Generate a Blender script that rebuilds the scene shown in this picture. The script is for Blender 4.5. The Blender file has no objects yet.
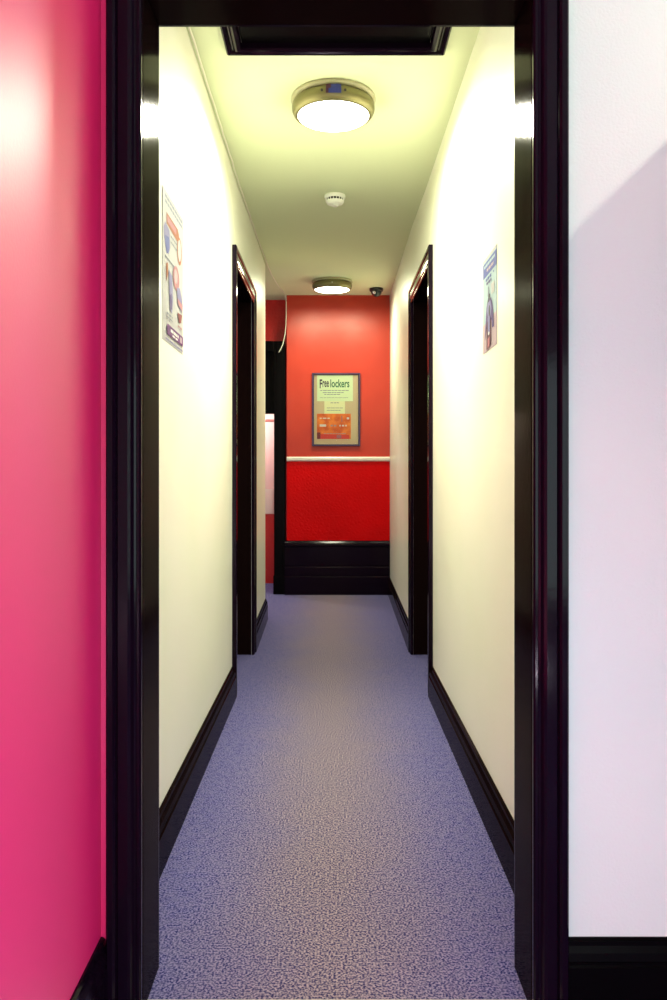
import bpy, bmesh, math, random
from mathutils import Vector, Matrix
random.seed(7)
S = bpy.context.scene
COL = S.collection
PI = math.pi

# ------------------------------------------------------------------ camera
cd = bpy.data.cameras.new('camera'); cam = bpy.data.objects.new('camera', cd); COL.objects.link(cam)
cam.location = (0, 0, 1.05); cam.rotation_euler = (PI/2, 0, 0)
cd.sensor_fit = 'VERTICAL'; cd.sensor_height = 36; cd.sensor_width = 24
cd.lens = 28.8; cd.shift_x = 0.0025; cd.shift_y = -0.028; cd.clip_start = 0.02
S.camera = cam
S.view_settings.view_transform = 'Standard'; S.view_settings.look = 'None'
S.view_settings.gamma = 1; S.view_settings.use_curve_mapping = False
S.view_settings.exposure = 0.12

# ------------------------------------------------------------------ world and lights
w = bpy.data.worlds.new('world'); S.world = w; w.use_nodes = True
w.node_tree.nodes['Background'].inputs[0].default_value = (0.60, 0.62, 0.9, 1)
w.node_tree.nodes['Background'].inputs[1].default_value = 0.25

def area(name, loc, rot, sx, sy, power, col):
    l = bpy.data.lights.new(name, 'AREA'); l.shape = 'RECTANGLE'; l.size = sx; l.size_y = sy
    l.energy = power; l.color = col
    o = bpy.data.objects.new(name, l); COL.objects.link(o); o.location = loc; o.rotation_euler = rot
    return o
def point(name, loc, power, col, r):
    l = bpy.data.lights.new(name, 'POINT'); l.energy = power; l.color = col; l.shadow_soft_size = r
    o = bpy.data.objects.new(name, l); COL.objects.link(o); o.location = loc
    return o
LAMP_COL = (1.0, 0.98, 0.74)
LAMP_POWER = (33, 17)            # near and far corridor lamp
# daylight through the window behind the camera
area('window_daylight', (0.85, -2.12, 1.0), (PI/2, 0, 0), 1.5, 1.5, 31, (0.72, 0.97, 0.95))
# invented low fill lights, added to brighten the wall bottoms and near floor
point('added_fill_bulb', (0.62, 0.40, 0.40), 11, (0.94, 0.86, 1.0), 0.06)
point('added_fill_bulb', (-0.05, -0.35, 0.40), 27, (1.0, 0.82, 0.98), 0.06)
# bulb of the ceiling spotlight at the right of the near room
point('spotlight_bulb', (1.345, 0.35, 2.372), 30, (1.0, 0.99, 0.78), 0.008)
# daylight in the side passage at the far end
area('passage_daylight', (-1.75, 6.3, 1.5), (0, -PI/2, 0), 0.9, 1.3, 2.5, (0.60, 0.72, 1.0))
point('back_room_bulb', (-0.95, 7.30, 1.62), 24, (1, 0.9, 0.85), 0.05)

# ------------------------------------------------------------------ materials
def mat(name, col, rough=0.5, bump=None, metal=0.0, coat=0.0, ior=1.5, emit=None, estr=1.0):
    m = bpy.data.materials.new(name); m.use_nodes = True
    nt = m.node_tree; b = nt.nodes['Principled BSDF']
    b.inputs['Base Color'].default_value = (*col, 1); b.inputs['Roughness'].default_value = rough
    b.inputs['Metallic'].default_value = metal; b.inputs['Coat Weight'].default_value = coat
    b.inputs['IOR'].default_value = ior
    if coat: b.inputs['Coat Roughness'].default_value = rough
    if emit:
        b.inputs['Emission Color'].default_value = (*emit, 1); b.inputs['Emission Strength'].default_value = estr
    tc = nt.nodes.new('ShaderNodeTexCoord')
    nz = nt.nodes.new('ShaderNodeTexNoise'); nt.links.new(tc.outputs['Object'], nz.inputs['Vector'])
    nz.inputs['Scale'].default_value = 40 if not bump else bump[0]; nz.inputs['Detail'].default_value = 3
    bp = nt.nodes.new('ShaderNodeBump'); bp.inputs['Strength'].default_value = 0.04 if not bump else bump[1]
    bp.inputs['Distance'].default_value = 0.002
    nt.links.new(nz.outputs['Fac'], bp.inputs['Height']); nt.links.new(bp.outputs['Normal'], b.inputs['Normal'])
    m['nz'] = nz.name
    return m
def vary(m, c1, c2, scale, lo=0.35, hi=0.65, detail=2, vec=(1, 1, 1)):
    nt = m.node_tree; b = nt.nodes['Principled BSDF']
    tc = nt.nodes.new('ShaderNodeTexCoord'); mp = nt.nodes.new('ShaderNodeMapping'); mp.inputs['Scale'].default_value = vec
    nz = nt.nodes.new('ShaderNodeTexNoise'); nz.inputs['Scale'].default_value = scale; nz.inputs['Detail'].default_value = detail
    r = nt.nodes.new('ShaderNodeValToRGB'); r.color_ramp.elements[0].position = lo; r.color_ramp.elements[1].position = hi
    r.color_ramp.elements[0].color = (*c1, 1); r.color_ramp.elements[1].color = (*c2, 1)
    nt.links.new(tc.outputs['Object'], mp.inputs[0]); nt.links.new(mp.outputs[0], nz.inputs['Vector'])
    nt.links.new(nz.outputs['Fac'], r.inputs[0]); nt.links.new(r.outputs[0], b.inputs['Base Color'])
    return m

CREAM = vary(mat('cream_paint', (0.9, 0.89, 0.75), 0.38, (130, 0.12)), (0.87, 0.88, 0.74), (0.92, 0.90, 0.80), 1.6)
CEIL = mat('ceiling_paint', (0.70, 0.77, 0.52), 0.7, (90, 0.08))
WHITE = vary(mat('white_wall_paint', (0.76, 0.86, 0.82), 0.45, (180, 0.35)), (0.73, 0.85, 0.81), (0.79, 0.88, 0.83), 2.0)
PINK = vary(mat('crimson_wall_paint', (0.9, 0.001, 0.12), 0.50, (150, 0.16), coat=0.75), (0.90, 0.0008, 0.14), (0.95, 0.004, 0.21), 2.2, vec=(1, 1, .35))
PINK.node_tree.nodes['Principled BSDF'].inputs['Coat IOR'].default_value = 1.6
BLACK = mat('black_gloss_paint', (0.006, 0.002, 0.007), 0.11, (60, 0.06))
BLACK2 = mat('black_satin_paint', (0.002, 0.0015, 0.002), 0.25, (60, 0.10))
LINING = mat('black_lining_paint', (0.007, 0.003, 0.003), 0.11, (60, 0.06))
for _m, _s in ((BLACK, 0.11), (BLACK2, 0.05), (LINING, 0.005)): _m.node_tree.nodes['Principled BSDF'].inputs['Specular IOR Level'].default_value = _s
RAILW = mat('white_gloss_paint', (0.85, 0.80, 0.72), 0.3)
THRESH = mat('pale_threshold', (0.8, 0.8, 0.78), 0.35)
METAL = mat('olive_steel', (0.20, 0.18, 0.075), 0.36, (300, 0.1), metal=0.55)
CHROME = mat('chrome', (0.7, 0.7, 0.7), 0.15, metal=1)
DIFF = mat('glowing_diffuser', (0.95, 0.95, 0.9), 0.4, emit=(1.0, 0.97, 0.85), estr=14)
PLASTIC = mat('white_plastic', (0.85, 0.87, 0.80), 0.35)
OLIVEPL = mat('olive_plastic', (0.36, 0.34, 0.20), 0.45)
DARKPL = mat('dark_plastic', (0.01, 0.01, 0.012), 0.3)
DOME = mat('smoked_dome', (0.02, 0.03, 0.035), 0.06)
CABLE = mat('white_cable', (0.82, 0.80, 0.68), 0.5)
FRAMEM = mat('dark_purple_frame', (0.035, 0.015, 0.06), 0.25)
BOARD = mat('beige_board', (0.62, 0.50, 0.30), 0.7)
PAPER = mat('pale_green_paper', (0.72, 0.88, 0.55), 0.7)
PAPER2 = mat('cream_paper', (0.80, 0.85, 0.50), 0.7)
WPAPER = mat('white_paper', (0.40, 0.40, 0.43), 0.6)
def flat(n, c): return mat(n, c, 0.55)
ORANGE = vary(flat('orange_leaflet', (0.8, 0.2, 0.02)), (0.62, 0.09, 0.01), (0.85, 0.24, 0.03), 14)
REDP = flat('red_print', (0.65, 0.04, 0.03)); GREENP = flat('green_print', (0.02, 0.16, 0.06)); DKP = flat('dark_print', (0.02, 0.02, 0.03))
GREYP = flat('grey_print', (0.14,0.16,0.24)); WP = flat('white_print', (0.66, 0.66, 0.66)); PINKP = flat('pink_print', (0.36,0.13,0.17))
BLUEP = flat('blue_print', (0.05,0.07,0.30)); LILAC = flat('lilac_print', (0.16,0.15,0.34)); PURPLE = flat('purple_print', (0.09,0.002,0.14))
SKYP = flat('pale_blue_print', (0.30,0.42,0.48)); VIOLETP = flat('violet_print', (0.06,0.03,0.17)); MAROON = flat('maroon_print', (0.06,0.003,0.035))
ORP = flat('orange_print', (0.28,0.07,0.02)); DARKRED = flat('dark_red_print', (0.16, 0.01, 0.025)); PALEPINK = flat('pale_pink_print', (0.40,0.30,0.36))

def red_wall(name, c1, c2, ribs):
    m = mat(name, c1, 0.34, (150, 0.2)); nt = m.node_tree; b = nt.nodes['Principled BSDF']
    vary(m, c1, c2, 3.0)
    tc = nt.nodes.new('ShaderNodeTexCoord'); bp = nt.nodes.new('ShaderNodeBump')
    if ribs:
        wv = nt.nodes.new('ShaderNodeTexWave'); wv.bands_direction = 'X'; wv.inputs['Scale'].default_value = 38
        wv.inputs['Distortion'].default_value = 0.6; nt.links.new(tc.outputs['Object'], wv.inputs['Vector'])
        h = wv.outputs['Fac']; bp.inputs['Strength'].default_value = 0.22
    else:
        v = nt.nodes.new('ShaderNodeTexVoronoi'); v.inputs['Scale'].default_value = 34; v.feature = 'DISTANCE_TO_EDGE'
        nt.links.new(tc.outputs['Object'], v.inputs['Vector']); h = v.outputs['Distance']; bp.inputs['Strength'].default_value = 0.8
    bp.inputs['Distance'].default_value = 0.004
    nt.links.new(h, bp.inputs['Height']); nt.links.new(bp.outputs['Normal'], b.inputs['Normal'])
    return m
RED_UP = red_wall('ribbed_red_wallpaper', (0.45, 0.024, 0.010), (0.50, 0.033, 0.014), True)
RED_LOW = red_wall('embossed_red_wallpaper', (0.52, 0.0, 0.0), (0.60, 0.0, 0.001), False)
RED_LOW.node_tree.nodes['Principled BSDF'].inputs['Specular IOR Level'].default_value = 0.08
RED_DARK = red_wall('plain_red_paint', (0.55, 0.004, 0.004), (0.62, 0.006, 0.006), False)

def carpet():
    m = mat('speckled_blue_carpet', (0.2, 0.2, 0.4), 0.95); nt = m.node_tree; b = nt.nodes['Principled BSDF']
    b.inputs['Specular IOR Level'].default_value = 0.1
    tc = nt.nodes.new('ShaderNodeTexCoord')
    def nz(s, d):
        n = nt.nodes.new('ShaderNodeTexNoise'); n.inputs['Scale'].default_value = s; n.inputs['Detail'].default_value = d
        nt.links.new(tc.outputs['Object'], n.inputs['Vector']); return n
    def mx(f, a, c, t='MIX'):
        x = nt.nodes.new('ShaderNodeMix'); x.data_type = 'RGBA'; x.blend_type = t
        for s, v in ((0, f), (6, a), (7, c)):
            if hasattr(v, 'links'): nt.links.new(v, x.inputs[s])
            else: x.inputs[s].default_value = v
        return x.outputs[2]
    def ramp(src, lo, hi):
        r = nt.nodes.new('ShaderNodeMapRange'); r.inputs[1].default_value = lo; r.inputs[2].default_value = hi
        nt.links.new(src, r.inputs[0]); return r.outputs[0]
    fine = ramp(nz(200, 4).outputs['Fac'], 0.41, 0.60)
    c = mx(fine, (0.006, 0.014, 0.13, 1), (0.24, 0.22, 0.48, 1))
    big = ramp(nz(42, 4).outputs['Fac'], 0.40, 0.62)
    c = mx(big, c, mx(0.42, c, (0.22, 0.20, 0.38, 1)))
    # lamp light painted into the carpet: beige lane along the middle, paler than the edges
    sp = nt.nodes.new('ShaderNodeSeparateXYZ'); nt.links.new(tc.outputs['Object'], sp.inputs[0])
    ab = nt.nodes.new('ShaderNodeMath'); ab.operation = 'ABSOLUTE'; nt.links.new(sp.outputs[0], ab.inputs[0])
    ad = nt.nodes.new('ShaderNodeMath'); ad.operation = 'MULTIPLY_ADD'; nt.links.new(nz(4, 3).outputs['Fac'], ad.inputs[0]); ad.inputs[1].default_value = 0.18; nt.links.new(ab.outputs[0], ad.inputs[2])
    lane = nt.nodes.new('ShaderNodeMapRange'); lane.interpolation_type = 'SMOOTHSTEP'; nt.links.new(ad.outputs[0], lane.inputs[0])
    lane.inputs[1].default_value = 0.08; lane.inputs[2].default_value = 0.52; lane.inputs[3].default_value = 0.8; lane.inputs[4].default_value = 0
    lit_tone = mx(fine, (0.030, 0.026, 0.105, 1), (0.48, 0.38, 0.37, 1))
    c = mx(lane.outputs[0], c, lit_tone)
    nt.links.new(c, b.inputs['Base Color'])
    bp = nt.nodes.new('ShaderNodeBump'); bp.inputs['Strength'].default_value = 0.5; bp.inputs['Distance'].default_value = 0.004
    nt.links.new(nz(260, 2).outputs['Fac'], bp.inputs['Height']); nt.links.new(bp.outputs['Normal'], b.inputs['Normal'])
    return m
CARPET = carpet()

def glass():
    m = bpy.data.materials.new('thin_glass'); m.use_nodes = True; nt = m.node_tree
    b = nt.nodes['Principled BSDF']; b.inputs['Base Color'].default_value = (1, 1, 1, 1)
    b.inputs['Roughness'].default_value = 0.05; b.inputs['Transmission Weight'].default_value = 1; b.inputs['IOR'].default_value = 1.05
    tc = nt.nodes.new('ShaderNodeTexCoord'); n = nt.nodes.new('ShaderNodeTexNoise'); bp = nt.nodes.new('ShaderNodeBump'); bp.inputs['Strength'].default_value = 0.01
    nt.links.new(tc.outputs['Object'], n.inputs['Vector']); nt.links.new(n.outputs[0], bp.inputs['Height']); nt.links.new(bp.outputs[0], b.inputs['Normal'])
    return m
GLASS = glass()

# ------------------------------------------------------------------ mesh helpers
def obj(name, bm, mats, parent=None, smooth=False, bevel=0):
    me = bpy.data.meshes.new(name)
    bmesh.ops.recalc_face_normals(bm, faces=bm.faces) if bm.faces else None
    bm.to_mesh(me); bm.free()
    for m in (mats if isinstance(mats, (list, tuple)) else [mats]): me.materials.append(m)
    if smooth:
        for p in me.polygons: p.use_smooth = True
    o = bpy.data.objects.new(name, me); COL.objects.link(o)
    if parent: o.parent = parent
    if bevel:
        b = o.modifiers.new('bevel', 'BEVEL'); b.width = bevel; b.segments = 2; b.limit_method = 'ANGLE'
    return o
def raw(name, bm, mats, parent=None):        # without normal recalculation (loose flat print layers)
    me = bpy.data.meshes.new(name); bm.to_mesh(me); bm.free()
    for m in mats: me.materials.append(m)
    o = bpy.data.objects.new(name, me); COL.objects.link(o)
    if parent: o.parent = parent
    return o
def empty(name, loc, label=None, cat=None, group=None, kind=None):
    o = bpy.data.objects.new(name, None); COL.objects.link(o); o.location = loc; o.empty_display_size = 0.05
    return tag(o, label, cat, group, kind)
def tag(o, label=None, cat=None, group=None, kind=None):
    if label: o['label'] = label
    if cat: o['category'] = cat
    if group: o['group'] = group
    if kind: o['kind'] = kind
    return o
def struct(name, bm, m, smooth=False, bevel=0):
    o = obj(name, bm, m, None, smooth, bevel); o['kind'] = 'structure'; return o
def hexa(bm, pts, mi=0):                     # eight corners: bottom four then top four
    v = [bm.verts.new(p) for p in pts]
    fs = [(0, 3, 2, 1), (4, 5, 6, 7), (0, 1, 5, 4), (1, 2, 6, 5), (2, 3, 7, 6), (3, 0, 4, 7)]
    for f in fs:
        q = bm.faces.new([v[i] for i in f]); q.material_index = mi
def box(bm, x0, x1, y0, y1, z0, z1, mi=0):
    hexa(bm, [(x0, y0, z0), (x1, y0, z0), (x1, y1, z0), (x0, y1, z0), (x0, y0, z1), (x1, y0, z1), (x1, y1, z1), (x0, y1, z1)], mi)
def lathe(bm, prof, c=(0, 0, 0), n=64, mi=0, cap0=False, cap1=False):
    rings = []
    for r, z in prof:
        rings.append([bm.verts.new((c[0]+r*math.cos(2*PI*i/n), c[1]+r*math.sin(2*PI*i/n), c[2]+z)) for i in range(n)])
    for a, b in zip(rings, rings[1:]):
        for i in range(n):
            f = bm.faces.new((a[i], a[(i+1) % n], b[(i+1) % n], b[i])); f.material_index = mi
    if cap0: bm.faces.new(rings[0]).material_index = mi
    if cap1: bm.faces.new(rings[-1]).material_index = mi
def sweep(bm, prof, pts, nrm, up=(0, 0, 1), mi=0):
    """profile (out, height) moved along pts; nrm = outward vector(s) per point"""
    rings = []
    for k, p in enumerate(pts):
        nn = Vector(nrm[k] if isinstance(nrm[0], (tuple, list, Vector)) else nrm)
        rings.append([bm.verts.new(Vector(p)+nn*a+Vector(up)*h) for a, h in prof])
    m = len(prof)
    for a, b in zip(rings, rings[1:]):
        for i in range(m):
            f = bm.faces.new((a[i], a[(i+1) % m], b[(i+1) % m], b[i])); f.material_index = mi
    bm.faces.new(rings[0]).material_index = mi; bm.faces.new(list(reversed(rings[-1]))).material_index = mi
def tube(bm, pts, r, n=8):
    rings = []
    for i, p in enumerate(pts):
        p = Vector(p); d = (Vector(pts[min(i+1, len(pts)-1)])-Vector(pts[max(i-1, 0)])).normalized()
        a = d.cross(Vector((0.3, 0.2, 1))).normalized(); b = d.cross(a)
        rings.append([bm.verts.new(p+(a*math.cos(2*PI*k/n)+b*math.sin(2*PI*k/n))*r) for k in range(n)])
    for a, b in zip(rings, rings[1:]):
        for k in range(n): bm.faces.new((a[k], a[(k+1) % n], b[(k+1) % n], b[k]))
    bm.faces.new(rings[0]); bm.faces.new(rings[-1])

# ------------------------------------------------------------------ dimensions (metres, camera at x=0 y=0)
LX = -0.447                       # crimson wall of the near room
FY, BY = 1.555, 1.69              # partition: near face, corridor face
OL, OR = -0.3644, 0.3887          # clear opening
HEAD = 1.994
def cz(y):                        # corridor ceiling height
    t = [(0, 2.465), (4.0, 2.465), (4.8, 2.486), (5.71, 2.525), (6.85, 2.566), (12, 2.57)]
    for (a, b), (c, d) in zip(t, t[1:]):
        if y <= c: return b+(d-b)*(y-a)/(c-a)
    return 2.57
LW = [(1.69, -0.462), (3.717, -0.460), (4.68, -0.455), (5.71, -0.469)]
RW = [(1.69, 0.475), (3.72, 0.474), (4.68, 0.472), (6.90, 0.507)]
def wx(t, y):
    for (a, b), (c, d) in zip(t, t[1:]):
        if y <= c: return b+(d-b)*(y-a)/(c-a)
    return t[-1][1]
DOOR0, DOOR1, DTOP = 3.72, 4.68, 2.108     # outer edges of the side door architraves
AW = 0.085                                  # architrave width
BACKY, RECY, FARY = 6.86, 7.05, 7.55

# ------------------------------------------------------------------ floor and ceilings
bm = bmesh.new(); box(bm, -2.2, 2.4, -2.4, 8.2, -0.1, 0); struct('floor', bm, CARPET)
bm = bmesh.new()
ys = [BY, 4.0, 4.8, 5.71, 6.85, 7.05]
def cslab(bm, x0, x1, ya, yb): hexa(bm, [(x0, ya, cz(ya)), (x1, ya, cz(ya)), (x1, yb, cz(yb)), (x0, yb, cz(yb)), (x0, ya, 2.75), (x1, ya, 2.75), (x1, yb, 2.75), (x0, yb, 2.75)])
HX0, HX1, HY0, HY1 = -0.350, 0.382, 2.03, 2.690       # loft hatch outer edges
hx0, hx1, hy0, hy1 = HX0+0.055, HX1-0.055, HY0+0.055, HY1-0.055
cslab(bm, -0.7, 0.7, BY, hy0); cslab(bm, -0.7, hx0, hy0, hy1); cslab(bm, hx1, 0.7, hy0, hy1)
cslab(bm, -0.7, 0.7, hy1, 4.0); cslab(bm, -0.7, 0.7, 4.0, 4.8); cslab(bm, -0.7, 0.7, 4.8, 5.60)
cslab(bm, -2.2, 0.7, 5.60, 5.71); cslab(bm, -2.2, 0.7, 5.71, 6.85); cslab(bm, -2.2, 0.7, 6.85, 8.2)
struct('ceiling', bm, CEIL)
bm = bmesh.new(); box(bm, -0.6, 2.4, -2.4, FY, 2.465, 2.6); struct('ceiling', bm, WHITE)

# ------------------------------------------------------------------ near room walls
bm = bmesh.new(); box(bm, LX-0.12, LX, -2.3, BY-0.002, 0, 2.465); struct('wall_left', bm, PINK)
bm = bmesh.new(); box(bm, 2.2, 2.32, -2.3, BY, 0, 2.465); struct('wall_right', bm, WHITE)
bm = bmesh.new()                                       # wall behind the camera, window hole 0.1..1.6 x 0.25..1.75
box(bm, LX-.12, 0.1, -2.42, -2.3, 0, 2.465); box(bm, 1.6, 2.32, -2.42, -2.3, 0, 2.465)
box(bm, 0.1, 1.6, -2.42, -2.3, 0, 0.25); box(bm, 0.1, 1.6, -2.42, -2.3, 1.75, 2.465); struct('wall_back', bm, WHITE)
wn = empty('window_1', (0.85, -2.3, 0.25), kind='structure')
bm = bmesh.new()
for a in ((0.10, 0.15), (1.55, 1.60), (0.83, 0.87)): box(bm, a[0]-.85, a[1]-.85, -0.08, -0.03, 0, 1.5)
for z in (0, 1.45): box(bm, -0.75, 0.75, -0.081, -0.029, z, z+0.05)
obj('window_frame', bm, RAILW, wn)

# partition between near room and corridor: white face, red sliver left, cream corridor side
bm = bmesh.new()
JT = 0.022
CL, CR = 0.987, 1.74                                   # cupboard doorway to the right, out of the frame
box(bm, LX, OL-JT, FY, BY, 0, 2.465, 1)
box(bm, OR+JT, CL, FY, BY, 0, 2.465, 0); box(bm, CR, 2.2, FY, BY, 0, 2.465, 0)
box(bm, OL-JT, OR+JT, FY, BY, HEAD+JT, 2.465, 0); box(bm, CL, CR, FY, BY, 2.02, 2.465, 0)
struct('wall_front', bm, [WHITE, PINK])
bm = bmesh.new(); box(bm, CL-.1, CR+.1, 2.1, 2.16, 0, 2.3); box(bm, CL-.06, CL, BY, 2.1, 0, 2.3); box(bm, CR, CR+.06, BY, 2.1, 0, 2.3); box(bm, CL, CR, BY, 2.1, 2.02, 2.3)
struct('wall_cupboard', bm, WHITE)

# ------------------------------------------------------------------ mouldings
def arch_prof(w, t):      # (across width from inner edge, proud) closed outline
    return [(0, 0), (0, t*.55), (w*.05, t*.68), (w*.12, t*.68), (w*.16, t*.45), (w*.22, t*.5), (w*.30, t*.72), (w*.38, t*.80), (w*.66, t*.80), (w*.70, t*.66), (w*.74, t*.85),
            (w*.80, t*1.0), (w*.95, t*1.0), (w, t*.85), (w, 0)]
def architrave(bm, a0, a1, top, w, t, face, axis, z0=0.0, mi=0):
    """mitred moulding round an opening a0..a1 along an axis; face(a, z, proud) -> point"""
    prof = arch_prof(w, t)
    cs = [(a0, z0, -1, 0), (a0, top, -1, 1), (a1, top, 1, 1), (a1, z0, 1, 0)]
    rings = []
    for a, z, sa, sz in cs:
        rings.append([bm.verts.new(face(a+sa*u, z+sz*u, p)) for u, p in prof])
    n = len(prof)
    for A, B in zip(rings, rings[1:]):
        for i in range(n): bm.faces.new((A[i], A[(i+1) % n], B[(i+1) % n], B[i])).material_index = mi
    bm.faces.new(rings[0]); bm.faces.new(rings[-1])
SK = [(0, 0), (0.020, 0), (0.020, 0.098), (0.0165, 0.101), (0.0165, 0.106), (0.019, 0.110), (0.016, 0.124), (0.010, 0.135), (0.009, 0.143), (0.004, 0.147), (0, 0.147)]

# --- door_1: the doorway the camera looks through
d1 = empty('door_1', (0, BY, 0), kind='structure')
def L(bmf): return bmf
bm = bmesh.new()
box(bm, OL-JT, OL, FY-.004-BY, 0.0, 0, HEAD+JT); box(bm, OR, OR+JT, FY-.004-BY, 0.0, 0, HEAD+JT); box(bm, OL, OR, FY-.004-BY, 0.0, HEAD, HEAD+JT)
obj('door_lining', bm, LINING, d1, bevel=0.002)
bm = bmesh.new()
architrave(bm, OL-0.001, OR+0.001, HEAD+0.001, 0.066, 0.026, lambda a, z, p: (a, FY-BY-p, z), 'x')
obj('architrave', bm, BLACK, d1)
bm = bmesh.new()
architrave(bm, OL, OR, HEAD, 0.066, 0.012, lambda a, z, p: (a, p, z), 'x')
obj('architrave', bm, BLACK, d1)
bm = bmesh.new(); sweep(bm, [(0, 0), (0.09, 0), (0.088, 0.004), (0.070, 0.008), (0.020, 0.008), (0.002, 0.004)], [(OL+.001, 1.588, 0), (OR-.001, 1.588, 0)], (0, -1, 0))
struct('trim_1', bm, THRESH)

# baseboards of the near room
bm = bmesh.new(); sweep(bm, SK, [(LX, -2.3, 0), (LX, FY-.001, 0)], (1, 0, 0)); struct('baseboard_left', bm, BLACK)
bm = bmesh.new(); sweep(bm, SK, [(OR+0.068, FY, 0), (CL-0.07, FY, 0)], (0, -1, 0)); struct('baseboard_front', bm, BLACK2)

# --- door_4: black panelled door standing open at the right, hinged on the cupboard doorway
def panel_leaf(bm, wdt, h, t, axis='x'):
    """leaf from origin along +x, thickness along y; four sunk panels both sides"""
    st = 0.11; rails = [(0, 0.2), (0.92, 1.06), (h-0.11, h)]
    for a, b in ((0, st), (wdt/2-.05, wdt/2+.05), (wdt-st, wdt)): box(bm, a, b, 0, t, 0, h)
    for a, b in rails:
        box(bm, st, wdt/2-.05, 0, t, a, b); box(bm, wdt/2+.05, wdt-st, 0, t, a, b)
    for x0, x1 in ((st, wdt/2-.05), (wdt/2+.05, wdt-st)):
        for z0, z1 in ((0.2, 0.92), (1.06, h-.11)):
            box(bm, x0, x1, t*.3, t*.7, z0, z1)
            box(bm, x0+.04, x1-.04, t*.15, t*.85, z0+.04, z1-.04)
def handle(parent, loc, rot=0):
    bm = bmesh.new(); lathe(bm, [(0.001, 0), (0.026, 0), (0.026, 0.006), (0.009, 0.008), (0.009, 0.028), (0.021, 0.034), (0.026, 0.046), (0.021, 0.057), (0.001, 0.060)], n=24)
    o = obj('door_knob', bm, CHROME, parent, True); o.location = loc; o.rotation_euler = (0, rot, 0); return o
d4 = empty('door_4', (CL-.022, FY-0.026, 0.008), kind='structure')
bm = bmesh.new(); panel_leaf(bm, 0.75, 1.992, 0.04)
lf = obj('door_leaf', bm, BLACK2, d4); lf.rotation_euler = (0, 0, -PI/2)
bm = bmesh.new(); architrave(bm, CL, CR, 2.02, 0.07, 0.024, lambda a, z, p: (a-CL+.022, 0.026-p, z-.008), 'x', z0=.008); obj('architrave', bm, BLACK2, d4)
k = handle(lf, (0.69, 0.04, 1.0)); k.rotation_euler = (-PI/2, 0, 0)

# ------------------------------------------------------------------ corridor side walls
def side_wall(name, T, sgn, yend, m, hole):
    bm = bmesh.new(); th = 0.13
    oy0, oy1, oz = hole
    cuts = sorted(set([T[0][0], oy0, oy1, 4.0, 4.8, 5.71, yend] + [t[0] for t in T]))
    cuts = [c for c in cuts if T[0][0] <= c <= yend]
    for a, b in zip(cuts, cuts[1:]):
        xa, xb = wx(T, a), wx(T, b)
        z0a = oz if a >= oy0-1e-6 and b <= oy1+1e-6 else 0
        q = [(xa, a), (xb, b), (xb+sgn*th, b), (xa+sgn*th, a)]
        if sgn > 0: q = [q[0], q[3], q[2], q[1]]
        hexa(bm, [(x, y, z0a) for x, y in q]+[(x, y, cz(y)) for x, y in q])
    bmesh.ops.remove_doubles(bm, verts=bm.verts, dist=1e-5)
    return struct(name, bm, m)
OY0, OY1, OZ = DOOR0+AW-.01, DOOR1-AW+.01, DTOP-AW+.01
side_wall('wall_corridor_left', LW, -1, 5.71, CREAM, (OY0, OY1, OZ))
side_wall('wall_corridor_right', RW, 1, 6.90, CREAM, (OY0, OY1, OZ))

def side_door(name, T, sgn, label=None):
    xm = wx(T, DOOR0+.5)
    e = empty(name, (xm, (DOOR0+DOOR1)/2, 0), kind='structure'); ym = (DOOR0+DOOR1)/2
    f = lambda a, z, p: (wx(T, a)-sgn*p-xm, a-ym, z)
    bm = bmesh.new(); architrave(bm, DOOR0+AW, DOOR1-AW, DTOP-AW, AW, 0.021, f, 'y'); obj('architrave', bm, BLACK, e)
    bm = bmesh.new(); JJ = 0.009
    def lb(ya, yb, za, zb):
        xa, xb = sorted((sgn*0.001, sgn*0.131)); box(bm, xa, xb, ya-ym, yb-ym, za, zb)
    lb(OY0+.0005, OY0+JJ, 0, OZ); lb(OY1-JJ, OY1-.0005, 0, OZ); lb(OY0+JJ, OY1-JJ, OZ-JJ, OZ-.0005)
    obj('door_lining', bm, LINING, e)
    bm = bmesh.new(); wd = OY1-OY0-2*JJ-.006; panel_leaf(bm, wd, OZ-JJ-.012, 0.038)
    lf = obj('door_leaf', bm, BLACK2, e); lf.rotation_euler = (0, 0, PI/2)
    lf.location = (sgn*0.10+(.038 if sgn > 0 else 0), -wd/2, 0.006)
    if sgn < 0: lf.location.x = -0.10
    k = handle(lf, (0.06, 0.038 if sgn > 0 else 0, 1.0)); k.rotation_euler = (-PI/2 if sgn > 0 else PI/2, 0, 0)
    # with the leaf turned 90 degrees its +y side looks to -x
    if sgn < 0: k.location.y = 0
    return e
side_door('door_2', LW, -1); side_door('door_3', RW, 1)

def base_run(name, T, sgn, ya, yb):
    bm = bmesh.new(); ys_ = sorted(set([ya, yb]+[t[0] for t in T if ya < t[0] < yb]))
    sweep(bm, SK, [(wx(T, y), y, 0) for y in ys_], (-sgn, 0, 0)); return struct(name, bm, LINING)
base_run('baseboard_left', LW, -1, BY+.014, DOOR0-.001); base_run('baseboard_right', RW, 1, BY+.014, DOOR0-.001)
base_run('baseboard_left', LW, -1, DOOR1+.001, 5.70); base_run('baseboard_right', RW, 1, DOOR1+.001, BACKY-.03)

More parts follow.
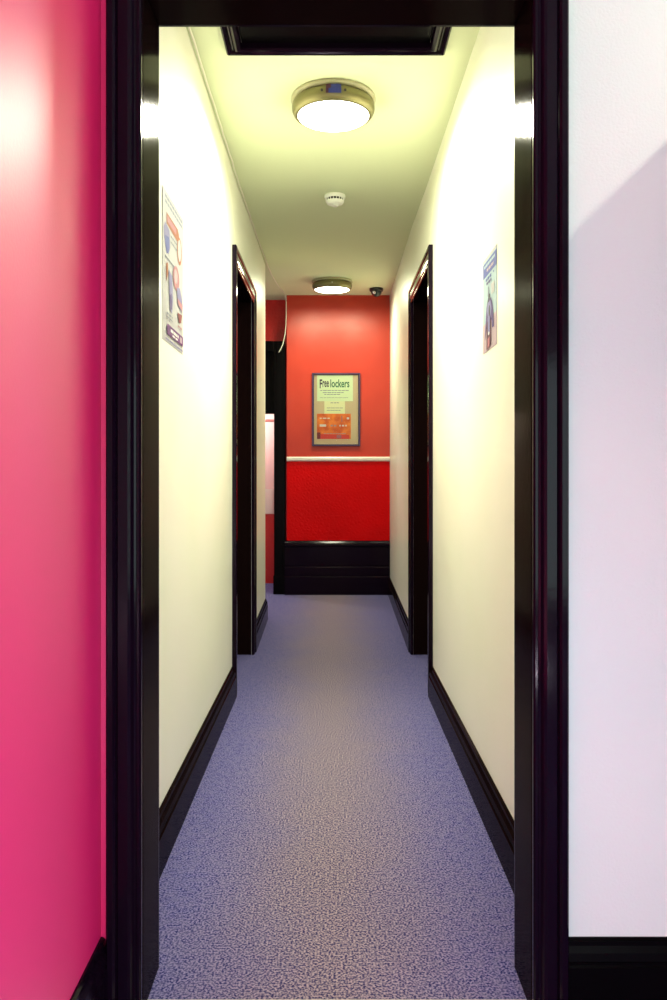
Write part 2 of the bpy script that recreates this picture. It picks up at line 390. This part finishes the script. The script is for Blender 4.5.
# ------------------------------------------------------------------ far end
CXL = -0.379                                         # left corner of the red end wall
bm = bmesh.new(); RZ = 1.05+(472-459)*BACKY/800
box(bm, CXL, 0.5035, BACKY, 7.4, 0, RZ, 1); box(bm, CXL, 0.5035, BACKY, 7.4, RZ, cz(BACKY), 0)
struct('wall_end', bm, [RED_UP, RED_LOW])
bm = bmesh.new()
sweep(bm, [(0, 0), (0.012, 0.002), (0.020, 0.008), (0.022, 0.014), (0.024, 0.028), (0.020, 0.035), (0.010, 0.038), (0, 0.040)], [(CXL, BACKY, RZ-.020), (0.503, BACKY, RZ-.020)], (0, -1, 0))
struct('trim_2', bm, RAILW)
PX0, PX1 = -0.490, -0.397
bm = bmesh.new()                                     # tall black plinth, three stepped boards
sweep(bm, [(0, 0), (0.030, 0), (0.030, 0.150), (0.024, 0.158), (0.024, 0.166), (0.026, 0.170), (0.026, 0.232), (0.018, 0.240), (0.018, 0.250), (0.020, 0.254), (0.020, 0.407),
           (0.027, 0.414), (0.030, 0.424), (0.028, 0.434), (0.018, 0.442), (0.014, 0.456), (0.004, 0.462), (0, 0.462)], [(PX1+.001, BACKY-.0005, 0), (0.503, BACKY-.0005, 0)], (0, -1, 0))
struct('baseboard_end', bm, BLACK)
# red recess wall with the black framed doorway beside the end wall
PX0, PX1 = -0.490, -0.397                            # black post
bm = bmesh.new()
box(bm, -2.2, -1.34, RECY, RECY+.1, 0, cz(RECY)); box(bm, -1.34, -0.42, RECY, RECY+.1, 2.15, cz(RECY)); box(bm, -0.42, CXL, RECY, RECY+.1, 0, cz(RECY))
struct('wall_passage_end', bm, RED_DARK)
d5 = empty('door_5', (-0.85, 6.88, 0), kind='structure')
def l5(x0, x1, y0, y1, z0, z1): box(bm, x0+.85, x1+.85, y0-6.88, y1-6.88, z0, z1)
HT = 1.05+131*6.88/800
bm = bmesh.new()
l5(PX0, PX1, 6.875, RECY-.001, 0.0, HT); l5(-1.34, -1.24, 6.875, RECY-.001, 0, HT); l5(-1.24, PX0, 6.875, RECY-.001, HT-.09, HT)
l5(PX0+.02, PX1-.02, 6.866, 6.876, 0.16, HT-.02); l5(PX0-.006, PX1+.006, 6.862, 6.9, 0, 0.16)
obj('door_frame', bm, BLACK2, d5, bevel=0.003)
bm = bmesh.new(); zb = 1.05+58.5*6.9/800
l5(-1.24, PX0, 6.94, 6.98, zb, HT-.09); l5(-1.20, PX0-.04, 6.93, 6.94, zb+.06, HT-.15); l5(-1.24, PX0, 6.925, 6.94, zb, zb+.03)
obj('over_panel', bm, BLACK2, d5)
# room beyond: red wall, glare on its upper part painted pale pink, picture rail
bm = bmesh.new(); zs = 1.05-42*FARY/800
box(bm, -2.2, CXL, FARY, FARY+.1, 0, zs, 0); box(bm, -2.2, CXL, FARY, FARY+.1, zs, 2.56, 1)
PALE_GLARE = mat('pale_pink_glare', (0.86, 0.66, 0.62), 0.3)
struct('wall_far', bm, [RED_DARK, PALE_GLARE])
bm = bmesh.new(); zr = 1.05+50*FARY/800
sweep(bm, [(0, 0), (0.012, 0.004), (0.018, 0.012), (0.010, 0.022), (0, 0.026)], [(-2.2, FARY, zr), (CXL, FARY, zr)], (0, -1, 0)); struct('trim_3', bm, mat('brown_pink_rail', (0.5, 0.2, 0.17), 0.4))
# side passage shell
bm = bmesh.new(); box(bm, -2.3, -2.2, 5.5, 8.2, 0, 2.57); struct('wall_passage_left', bm, CREAM)
bm = bmesh.new(); box(bm, -2.2, -0.60, 5.5, 5.6, 0, cz(5.6)); struct('wall_passage_front', bm, CREAM)
sg = empty('wall_notice', (-0.583, FARY-.003, zs+.003), 'small white notice on the far red wall, seen past the black door post', 'notice')
bm = bmesh.new(); box(bm, -.06, .042, -.004, .002, 0, 0.232); box(bm, -.052, .034, -.006, -.004, .008, 0.224)
obj('notice_plate', bm, RAILW, sg)

# ------------------------------------------------------------------ loft hatch
hz = 2.465
ht = empty('ceiling_hatch', ((HX0+HX1)/2, (HY0+HY1)/2, hz), 'black framed rectangular loft hatch in the ceiling, in front of the nearer round lamp', 'hatch')
hcx, hcy = (HX0+HX1)/2, (HY0+HY1)/2
bm = bmesh.new(); prof = [(0, 0.03), (0, -0.010), (0.008, -0.014), (0.016, -0.012), (0.022, -0.020), (0.036, -0.024), (0.046, -0.022), (0.050, -0.012), (0.056, -0.010), (0.060, 0.0), (0.052, 0.0), (0.052, -0.0005), (0.006, -.0005), (0.004, 0.03)]
prof = [(0.0, 0.0), (0.0, -0.012), (0.006, -0.018), (0.014, -0.017), (0.018, -0.010), (0.026, -0.013), (0.040, -0.024), (0.052, -0.024), (0.055, -0.018), (0.055, 0.0)]
rings = []
for sx, sy in ((-1, -1), (1, -1), (1, 1), (-1, 1)):
    rings.append([bm.verts.new((sx*((HX1-HX0)/2-u), sy*((HY1-HY0)/2-u), z)) for u, z in prof])
for i in range(4):
    A, B = rings[i], rings[(i+1) % 4]
    for k in range(len(prof)): bm.faces.new((A[k], A[(k+1) % len(prof)], B[(k+1) % len(prof)], B[k]))
obj('hatch_frame', bm, BLACK, ht)
bm = bmesh.new(); a, b = (hx1-hx0)/2-.001, (hy1-hy0)/2-.001
box(bm, -a, a, -b, b, -0.002, 0.030); box(bm, -a+.05, a-.05, -b+.05, b-.05, -0.006, -0.002)
obj('hatch_panel', bm, BLACK2, ht)

# ------------------------------------------------------------------ ceiling lamps
def lamp(loc, label, power, badge, tilt=0):
    e = empty('ceiling_light', loc, label, 'ceiling light', 'round steel rimmed ceiling lamps')
    e.rotation_euler = (tilt, 0, 0)
    bm = bmesh.new(); lathe(bm, [(0.158, 0), (0.160, -0.004), (0.160, -0.010), (0.154, -0.014), (0.147, -0.016), (0.05, -0.016)], n=72, cap0=True, cap1=True); obj('base_plate', bm, OLIVEPL, e, True)
    bm = bmesh.new(); lathe(bm, [(0.146, -0.016), (0.153, -0.022), (0.1565, -0.034), (0.156, -0.048), (0.151, -0.060), (0.143, -0.068), (0.136, -0.071), (0.1345, -0.069), (0.1345, -0.060), (0.14, -.03), (0.14, -.0165)], n=72)
    obj('bezel', bm, METAL, e, True)
    bm = bmesh.new(); lathe(bm, [(0.134, -0.060), (0.134, -0.069), (0.128, -0.0725), (0.112, -0.076), (0.08, -0.0795), (0.04, -0.081), (0.001, -0.0815)], n=72, cap0=True, cap1=True)
    obj('diffuser', bm, DIFF, e, True)
    if badge:
        bm = bmesh.new(); 
        for i in range(6):
            a0 = -PI/2+(i-3)*0.058; a1 = a0+0.058
            for (r0, z0), (r1, z1), mi in (((0.1560, -0.020), (0.1585, -0.036), 0 if i in (2, 3, 4, 5) else 1), ((0.1585, -0.036), (0.157, -0.052), 0 if i != 0 else 1)):
                v = [bm.verts.new((r*math.cos(a), r*math.sin(a), z)) for a, r, z in ((a0, r0, z0), (a1, r0, z0), (a1, r1, z1), (a0, r1, z1))]
                bm.faces.new(v).material_index = mi
        o = obj('badge', bm, [mat('dark_blue_enamel', (0.02, 0.03, 0.22), 0.5), MAROON], e); o['label'] = 'small blue and dark red badge'
        sd = o.modifiers.new('s', 'SOLIDIFY'); sd.thickness = 0.0012
    for ang in ((-0.27, 0.27) if badge else (0.0,)):
        bm = bmesh.new(); lathe(bm, [(0.0001, 0.004), (0.004, 0.004), (0.005, 0.001), (0.005, -0.002)], n=12, cap1=True)
        s = obj('screw', bm, DARKPL if badge else CHROME, e, True); a = -PI/2+ang
        s.location = (0.157*math.cos(a), 0.157*math.sin(a), -0.040); s.rotation_euler = (PI/2, 0, ang)
    l = bpy.data.lights.new('lamp_glow', 'AREA'); l.shape = 'DISK'; l.size = 0.26; l.energy = power; l.color = LAMP_COL if badge else (0.97, 1.0, 0.64); l.spread = PI
    o = bpy.data.objects.new('lamp_glow', l); COL.objects.link(o); o.location = (loc[0], loc[1], loc[2]-0.085)
    return e
lamp((0.009, 3.03, 2.465), 'large round ceiling lamp near the loft hatch, steel rim with a blue badge', LAMP_POWER[0], True)
lamp((0.009, 6.26, cz(6.26)), 'round steel rimmed ceiling lamp above the red end wall beside the camera dome', LAMP_POWER[1], False, math.atan(0.036))

# stands for the two added fill lights (outside the frame)
for _p, _t in (((0.62, 0.40, 0), 'added low white fill lamp standing by the open black door'), ((-0.05, -0.35, 0), 'added low white fill lamp standing behind the camera')):
    fl = empty('added_fill_lamp', _p, _t, 'lamp', 'added low fill lamps of the near room')
    bm = bmesh.new(); lathe(bm, [(0.001, 0), (0.09, 0), (0.09, 0.012), (0.012, 0.03), (0.010, 0.32), (0.03, 0.325), (0.03, 0.335), (0.001, 0.335)], n=32)
    obj('added_lamp_base', bm, PLASTIC, fl, True)

# spotlight fitting of the near room (outside the frame), mounted on the ceiling round its bulb
sp = empty('ceiling_spotlight', (1.345, 0.35, 2.465), 'small white ceiling spotlight in the near room', 'spotlight')
bm = bmesh.new(); lathe(bm, [(0.001, 0), (0.05, 0), (0.05, -0.012), (0.012, -0.016), (0.012, -0.040), (0.026, -0.045), (0.028, -0.075), (0.024, -0.075), (0.02, -0.06)], n=32); obj('spot_body', bm, PLASTIC, sp, True)

# ------------------------------------------------------------------ smoke detector
sm = empty('smoke_detector', (0.020, 4.10, cz(4.1)), 'small round white smoke detector with dark slots on the ceiling', 'smoke detector')
bm = bmesh.new(); lathe(bm, [(0.053, 0), (0.054, -0.010), (0.052, -0.016), (0.046, -0.018)], n=48, cap0=True, cap1=True); obj('detector_base', bm, PLASTIC, sm, True)
bm = bmesh.new(); lathe(bm, [(0.043, -0.018), (0.043, -0.030)], n=48, cap0=True, cap1=True)
obj('vent_ring', bm, DARKPL, sm, True)
bm = bmesh.new(); lathe(bm, [(0.047, -0.030), (0.047, -0.034), (0.040, -0.044), (0.026, -0.049), (0.018, -0.049), (0.016, -0.056), (0.001, -0.057)], n=48, cap0=True)
for i in range(18):
    a = 2*PI*i/18
    for da in (0,):
        c, s_ = math.cos(a), math.sin(a)
        p = [(0.0435*c-.0012*s_, 0.0435*s_+.0012*c), (0.0435*c+.0012*s_, 0.0435*s_-.0012*c), (0.047*c+.0012*s_, 0.047*s_-.0012*c), (0.047*c-.0012*s_, 0.047*s_+.0012*c)]
        hexa(bm, [(x, y, -.030) for x, y in p]+[(x, y, -.018) for x, y in p])
obj('detector_cover', bm, PLASTIC, sm)

# ------------------------------------------------------------------ security camera dome
sc = empty('security_camera', (0.372, 6.56, cz(6.56)), 'small black dome security camera on the ceiling above the red wall', 'security camera')
bm = bmesh.new(); lathe(bm, [(0.056, 0.001), (0.057, -0.012), (0.054, -0.024), (0.046, -0.028)], n=40, cap0=True, cap1=True); obj('camera_base', bm, DARKPL, sc, True)
bm = bmesh.new(); lathe(bm, [(0.044*math.cos(t*PI/20), -0.028-0.042*math.sin(t*PI/20)) for t in range(0, 10)]+[(0.001, -0.070)], n=40); obj('camera_dome', bm, DOME, sc, True)
bm = bmesh.new(); lathe(bm, [(0.001, 0), (0.012, 0), (0.014, 0.010), (0.010, 0.012)], n=20, cap1=True); o = obj('camera_lens', bm, CHROME, sc, True); o.location = (-.018, -0.034, -.040); o.rotation_euler = (1.9, 0, -.4)

# ------------------------------------------------------------------ cable along the ceiling corner
pts = []
y = BY+.03
while y < 5.68:
    pts.append((-0.4490+0.0015*abs(math.sin(y*9.1)+math.sin(y*23)), y, cz(y)-0.008-0.003*abs(math.sin(y*7.3)))); y += 0.09
pts += [(-0.4495, 5.74, cz(5.74)-.006), (-0.446, 6.0, cz(6.0)-.006), (-0.425, 6.35, cz(6.35)-.012), (-0.405, 6.62, cz(6.62)-.006), (-0.388, 6.76, cz(6.76)-.008), (-0.383, 6.845, 2.50),
        (-0.3835, 6.85, 2.40), (-0.386, 6.85, 2.30), (-0.395, 6.85, 2.22), (-0.414, 6.851, 2.14), (-0.432, 6.851, 2.10), (-0.447, 6.851, 2.075)]
bm = bmesh.new(); tube(bm, pts, 0.0034)
tag(obj('cable', bm, CABLE, None, True), 'thin white cable running along the left ceiling corner and hanging beside the red wall', 'cable')

# ------------------------------------------------------------------ printed sheets
class Sheet:
    """flat print layers on one mesh: u to the right, v up, both in sheet units; f(u, v, lift) -> point"""
    def __init__(s, f): s.bm = bmesh.new(); s.f = f; s.m = []; s.k = 0
    def idx(s, m):
        if m not in s.m: s.m.append(m)
        return s.m.index(m)
    def poly(s, pts, m, lift=None):
        s.k += 1; l = s.k*0.00012 if lift is None else lift
        s.bm.faces.new([s.bm.verts.new(s.f(u, v, l)) for u, v in pts]).material_index = s.idx(m)
    def rect(s, u0, v0, u1, v1, m): s.poly([(u0, v0), (u1, v0), (u1, v1), (u0, v1)], m)
    def ell(s, cu, cv, ru, rv, m, n=20): s.poly([(cu+ru*math.cos(2*PI*i/n), cv+rv*math.sin(2*PI*i/n)) for i in range(n)], m)
    def text(s, txt, u0, v0, u1, v1, m, bold=0.02):
        s.k += 1; l = s.k*0.00012
        c = bpy.data.curves.new('t', 'FONT'); c.body = txt; c.size = 1; c.offset = bold; c.resolution_u = 3
        o = bpy.data.objects.new('t', c); COL.objects.link(o)
        bpy.context.view_layer.update()
        me = bpy.data.meshes.new_from_object(o.evaluated_get(bpy.context.evaluated_depsgraph_get()))
        xs = [v.co.x for v in me.vertices]; ys = [v.co.y for v in me.vertices]
        a, b, d, e = min(xs), max(xs), min(ys), max(ys)
        vs = [s.bm.verts.new(s.f(u0+(v.co.x-a)/(b-a)*(u1-u0), v0+(v.co.y-d)/(e-d)*(v1-v0), l)) for v in me.vertices]
        mi = s.idx(m)
        for p in me.polygons:
            try: s.bm.faces.new([vs[i] for i in p.vertices]).material_index = mi
            except ValueError: pass
        bpy.data.objects.remove(o); bpy.data.curves.remove(c); bpy.data.meshes.remove(me)
    def lines(s, u0, u1, v, h, m, gaps=5, seed=1):
        r = random.Random(seed); u = u0
        while u < u1-.02:
            wv = min((u1-u0)/gaps*r.uniform(.5, 1.2), u1-u); s.rect(u, v, u+wv, v+h, m); s.k -= 1; u += wv+.015*(1 if gaps > 3 else 2)
        s.k += 1
    def back(s, m, t=0.0006):
        c = [s.bm.verts.new(s.f(u, v, z)) for z in (-t, 0) for u, v in ((0, 0), (1, 0), (1, 1), (0, 1))]
        mi = s.idx(m)
        for q in ((3, 2, 1, 0), (4, 5, 6, 7), (0, 1, 5, 4), (1, 2, 6, 5), (2, 3, 7, 6), (3, 0, 4, 7)): s.bm.faces.new([c[i] for i in q]).material_index = mi
    def done(s, name, parent=None): return raw(name, s.bm, s.m, parent)

# poster on the left corridor wall: A3, u = depth
py0, py1, pz0, pz1 = 2.185, 2.487, 1.05+.364, 1.05+.783
px = wx(LW, 2.3)+0.0012
P = Sheet(lambda u, v, l: (l, (u-.5)*(py1-py0), (v-.5)*(pz1-pz0)))
P.back(WPAPER)
P.lines(.10, .95, .955, .022, GREYP, 7, 3); P.lines(.10, .97, .920, .020, GREYP, 6, 4)
P.poly([(.04, .74), (.10, .79), (.30, .77), (.34, .66), (.26, .60), (.14, .62), (.06, .68)], LILAC)
P.poly([(.10, .70), (.28, .72), (.28, .62), (.18, .59), (.12, .63)], BLUEP)
P.poly([(.16, .865), (.70, .865), (.76, .84), (.78, .785), (.66, .775), (.16, .79)], ORP); P.poly([(.20, .85), (.62, .85), (.62, .81), (.20, .81)], PINKP)
P.ell(.79, .725, .12, .10, ORP); P.ell(.79, .73, .085, .078, WPAPER)
P.lines(.36, .66, .74, .010, GREYP, 4, 9); P.lines(.36, .66, .70, .010, GREYP, 4, 8); P.lines(.10, .60, .56, .010, GREYP, 4, 8)
P.poly([(.14, .52), (.22, .54), (.24, .47), (.16, .40)], ORP)
P.ell(.62, .50, .16, .085, PINKP); P.ell(.60, .51, .09, .05, PALEPINK)
P.poly([(.26, .50), (.42, .48), (.46, .34), (.42, .22), (.32, .24), (.28, .36)], LILAC); P.poly([(.30, .33), (.40, .36), (.42, .25), (.34, .24)], VIOLETP)
P.poly([(.64, .44), (.80, .46), (.96, .36), (.94, .30), (.70, .33)], LILAC); P.poly([(.68, .37), (.92, .36), (.94, .31), (.72, .33)], PINKP)
P.poly([(.68, .27), (.92, .28), (.86, .215), (.76, .205)], DARKRED)
P.lines(.16, .44, .19, .010, GREYP, 3, 5); P.lines(.16, .44, .165, .010, GREYP, 3, 6); P.lines(.70, .95, .17, .012, PINKP, 3, 6)
P.rect(.18, .055, .97, .125, PURPLE); P.lines(.34, .74, .088, .020, WP, 4, 2); P.lines(.42, .72, .064, .014, WP, 3, 2); P.rect(.80, .07, .90, .11, PALEPINK)
P.lines(.10, .95, .015, .010, LILAC, 6, 2)
o = P.done('poster'); o.location = (px, (py0+py1)/2, (pz0+pz1)/2); o.rotation_euler = (0, 0.004, 0)
tag(o, 'white poster with orange and purple bands on the left corridor wall', 'poster')

# poster on the right corridor wall: A4, u runs towards the camera
qy0, qy1, qz0, qz1 = 2.285, 2.49, 1.05+.366, 1.05+.652
qx = wx(RW, 2.4)-0.0012
Q = Sheet(lambda u, v, l: (-l, (.5-u)*(qy1-qy0), (v-.5)*(qz1-qz0)))
Q.back(SKYP)
Q.poly([(0, 0), (1, 0), (1, .34), (0, .30)], PALEPINK)
Q.rect(0, .97, 1, 1, WPAPER); Q.rect(0.0, .80, 1, .955, BLUEP); Q.lines(.10, .88, .90, .03, SKYP, 5, 3); Q.lines(.30, .80, .84, .03, PALEPINK, 3, 3)
Q.lines(.22, .68, .745, .030, BLUEP, 3, 3); Q.lines(.28, .64, .70, .025, VIOLETP, 3, 5); Q.ell(.80, .765, .03, .012, BLUEP)
Q.poly([(.62, .66), (.86, .66), (.86, .55), (.66, .55)], WPAPER)
Q.poly([(.40, .66), (.47, .67), (.48, .60), (.52, .54), (.46, .52), (.38, .58)], GREYP)                      # raised arm
Q.poly([(.40, .54), (.45, .56), (.50, .52), (.62, .53), (.72, .46), (.80, .32), (.84, .20), (.70, .20), (.66, .30), (.30, .24), (.16, .12), (.22, .28), (.30, .46)], VIOLETP)   # coat
Q.ell(.50, .55, .06, .035, DKP); Q.ell(.42, .50, .05, .03, DKP)
Q.poly([(.40, .50), (.60, .50), (.68, .40), (.60, .33), (.42, .34), (.34, .42)], LILAC); Q.ell(.52, .40, .05, .06, DKP)
Q.poly([(.34, .30), (.62, .31), (.64, .04), (.30, .01)], MAROON); Q.poly([(.40, .34), (.56, .34), (.56, .16), (.42, .16)], LILAC); Q.ell(.48, .17, .05, .018, WP)
Q.poly([(.40, .12), (.54, .13), (.54, .03), (.40, .02)], PINKP)
o = Q.done('poster'); o.location = (qx, (qy0+qy1)/2, (qz0+qz1)/2)
tag(o, 'small pale blue poster with a purple figure on the right corridor wall', 'poster')
bm = bmesh.new()

# ------------------------------------------------------------------ framed notice on the red end wall
def bx_(px_): return (px_-331)*(BACKY-.01)/800
def bz_(py_): return 1.05+(472-py_)*(BACKY-.01)/800
fx0, fx1, fz0, fz1 = bx_(312.0), bx_(360.3), bz_(446.3), bz_(373.0)
cx, cz_ = (fx0+fx1)/2, (fz0+fz1)/2; W2, H2 = (fx1-fx0)/2, (fz1-fz0)/2
fr = empty('notice_frame', (cx, BACKY, cz_), 'dark framed notice reading Free lockers on the red end wall', 'picture frame')
bm = bmesh.new(); prof = [(0, -.002), (0, -.020), (0.004, -.023), (0.013, -.023), (0.017, -.018), (0.017, -.002)]
rings = [[bm.verts.new((sx*(W2-u), z, sy*(H2-u))) for u, z in prof] for sx, sy in ((-1, -1), (1, -1), (1, 1), (-1, 1))]
for i in range(4):
    A, B = rings[i], rings[(i+1) % 4]
    for k in range(len(prof)): bm.faces.new((A[k], A[(k+1) % len(prof)], B[(k+1) % len(prof)], B[k]))
obj('frame', bm, FRAMEM, fr)
bm = bmesh.new(); box(bm, -W2+.0175, W2-.0175, -.006, -.001, -H2+.0175, H2-.0175); obj('backing_board', bm, BOARD, fr)
bm = bmesh.new(); box(bm, -W2+.0175, W2-.0175, -.0165, -.0150, -H2+.0175, H2-.0175); obj('glass_pane', bm, GLASS, fr)
def sheet_at(x0, x1, yb, yt, dep):
    a, b, c, d = bx_(x0)-cx, bx_(x1)-cx, bz_(yb)-cz_, bz_(yt)-cz_
    return Sheet(lambda u, v, l: (a+(b-a)*u, -dep-l, c+(d-c)*v))
N = sheet_at(317.0, 353.0, 401.2, 375.2, .0088); N.back(PAPER)
N.text('F', .075, .50, .145, .84, DKP, 0.03); N.text('ree', .155, .54, .33, .78, DKP, 0.02)
N.text('lockers', .37, .53, .90, .84, GREENP, 0.02)
N.lines(.09, .88, .40, .022, GREYP, 8, 1); N.lines(.16, .74, .32, .022, GREYP, 6, 2); N.lines(.20, .66, .25, .022, GREYP, 5, 3); N.lines(.08, .90, .13, .012, GREYP, 6, 4)
o = N.done('notice_sheet', fr); o['label'] = 'pale green sheet headed Free lockers'
N = sheet_at(324.3, 345.0, 414.6, 400.2, .0070); N.back(PAPER2)
N.lines(.30, .70, .80, .04, GREYP, 2, 4); N.lines(.12, .90, .45, .03, GREYP, 4, 5); N.lines(.12, .80, .28, .03, GREYP, 4, 6)
o = N.done('notice_sheet', fr); o['label'] = 'small cream sheet with faint lines'
N = sheet_at(317.0, 350.8, 439.0, 413.8, .0100); N.back(ORANGE)
N.rect(.0, .0, .10, .26, DARKRED); N.poly([(.1, .0), (.95, .0), (.95, .16), (.1, .20)], REDP)
N.lines(.08, .38, .80, .045, WP, 3, 1); N.rect(.08, .49, .27, .58, WP); N.lines(.40, .58, .50, .06, PALEPINK, 3, 2); N.lines(.66, .88, .50, .06, WP, 3, 3)
N.lines(.20, .86, .20, .025, PALEPINK, 6, 4); N.rect(.72, .68, .75, .92, PINKP); N.rect(.88, .78, .95, .86, WP); N.rect(.58, .03, .72, .16, PINKP)
o = N.done('notice_sheet', fr); o['label'] = 'orange leaflet with white writing'
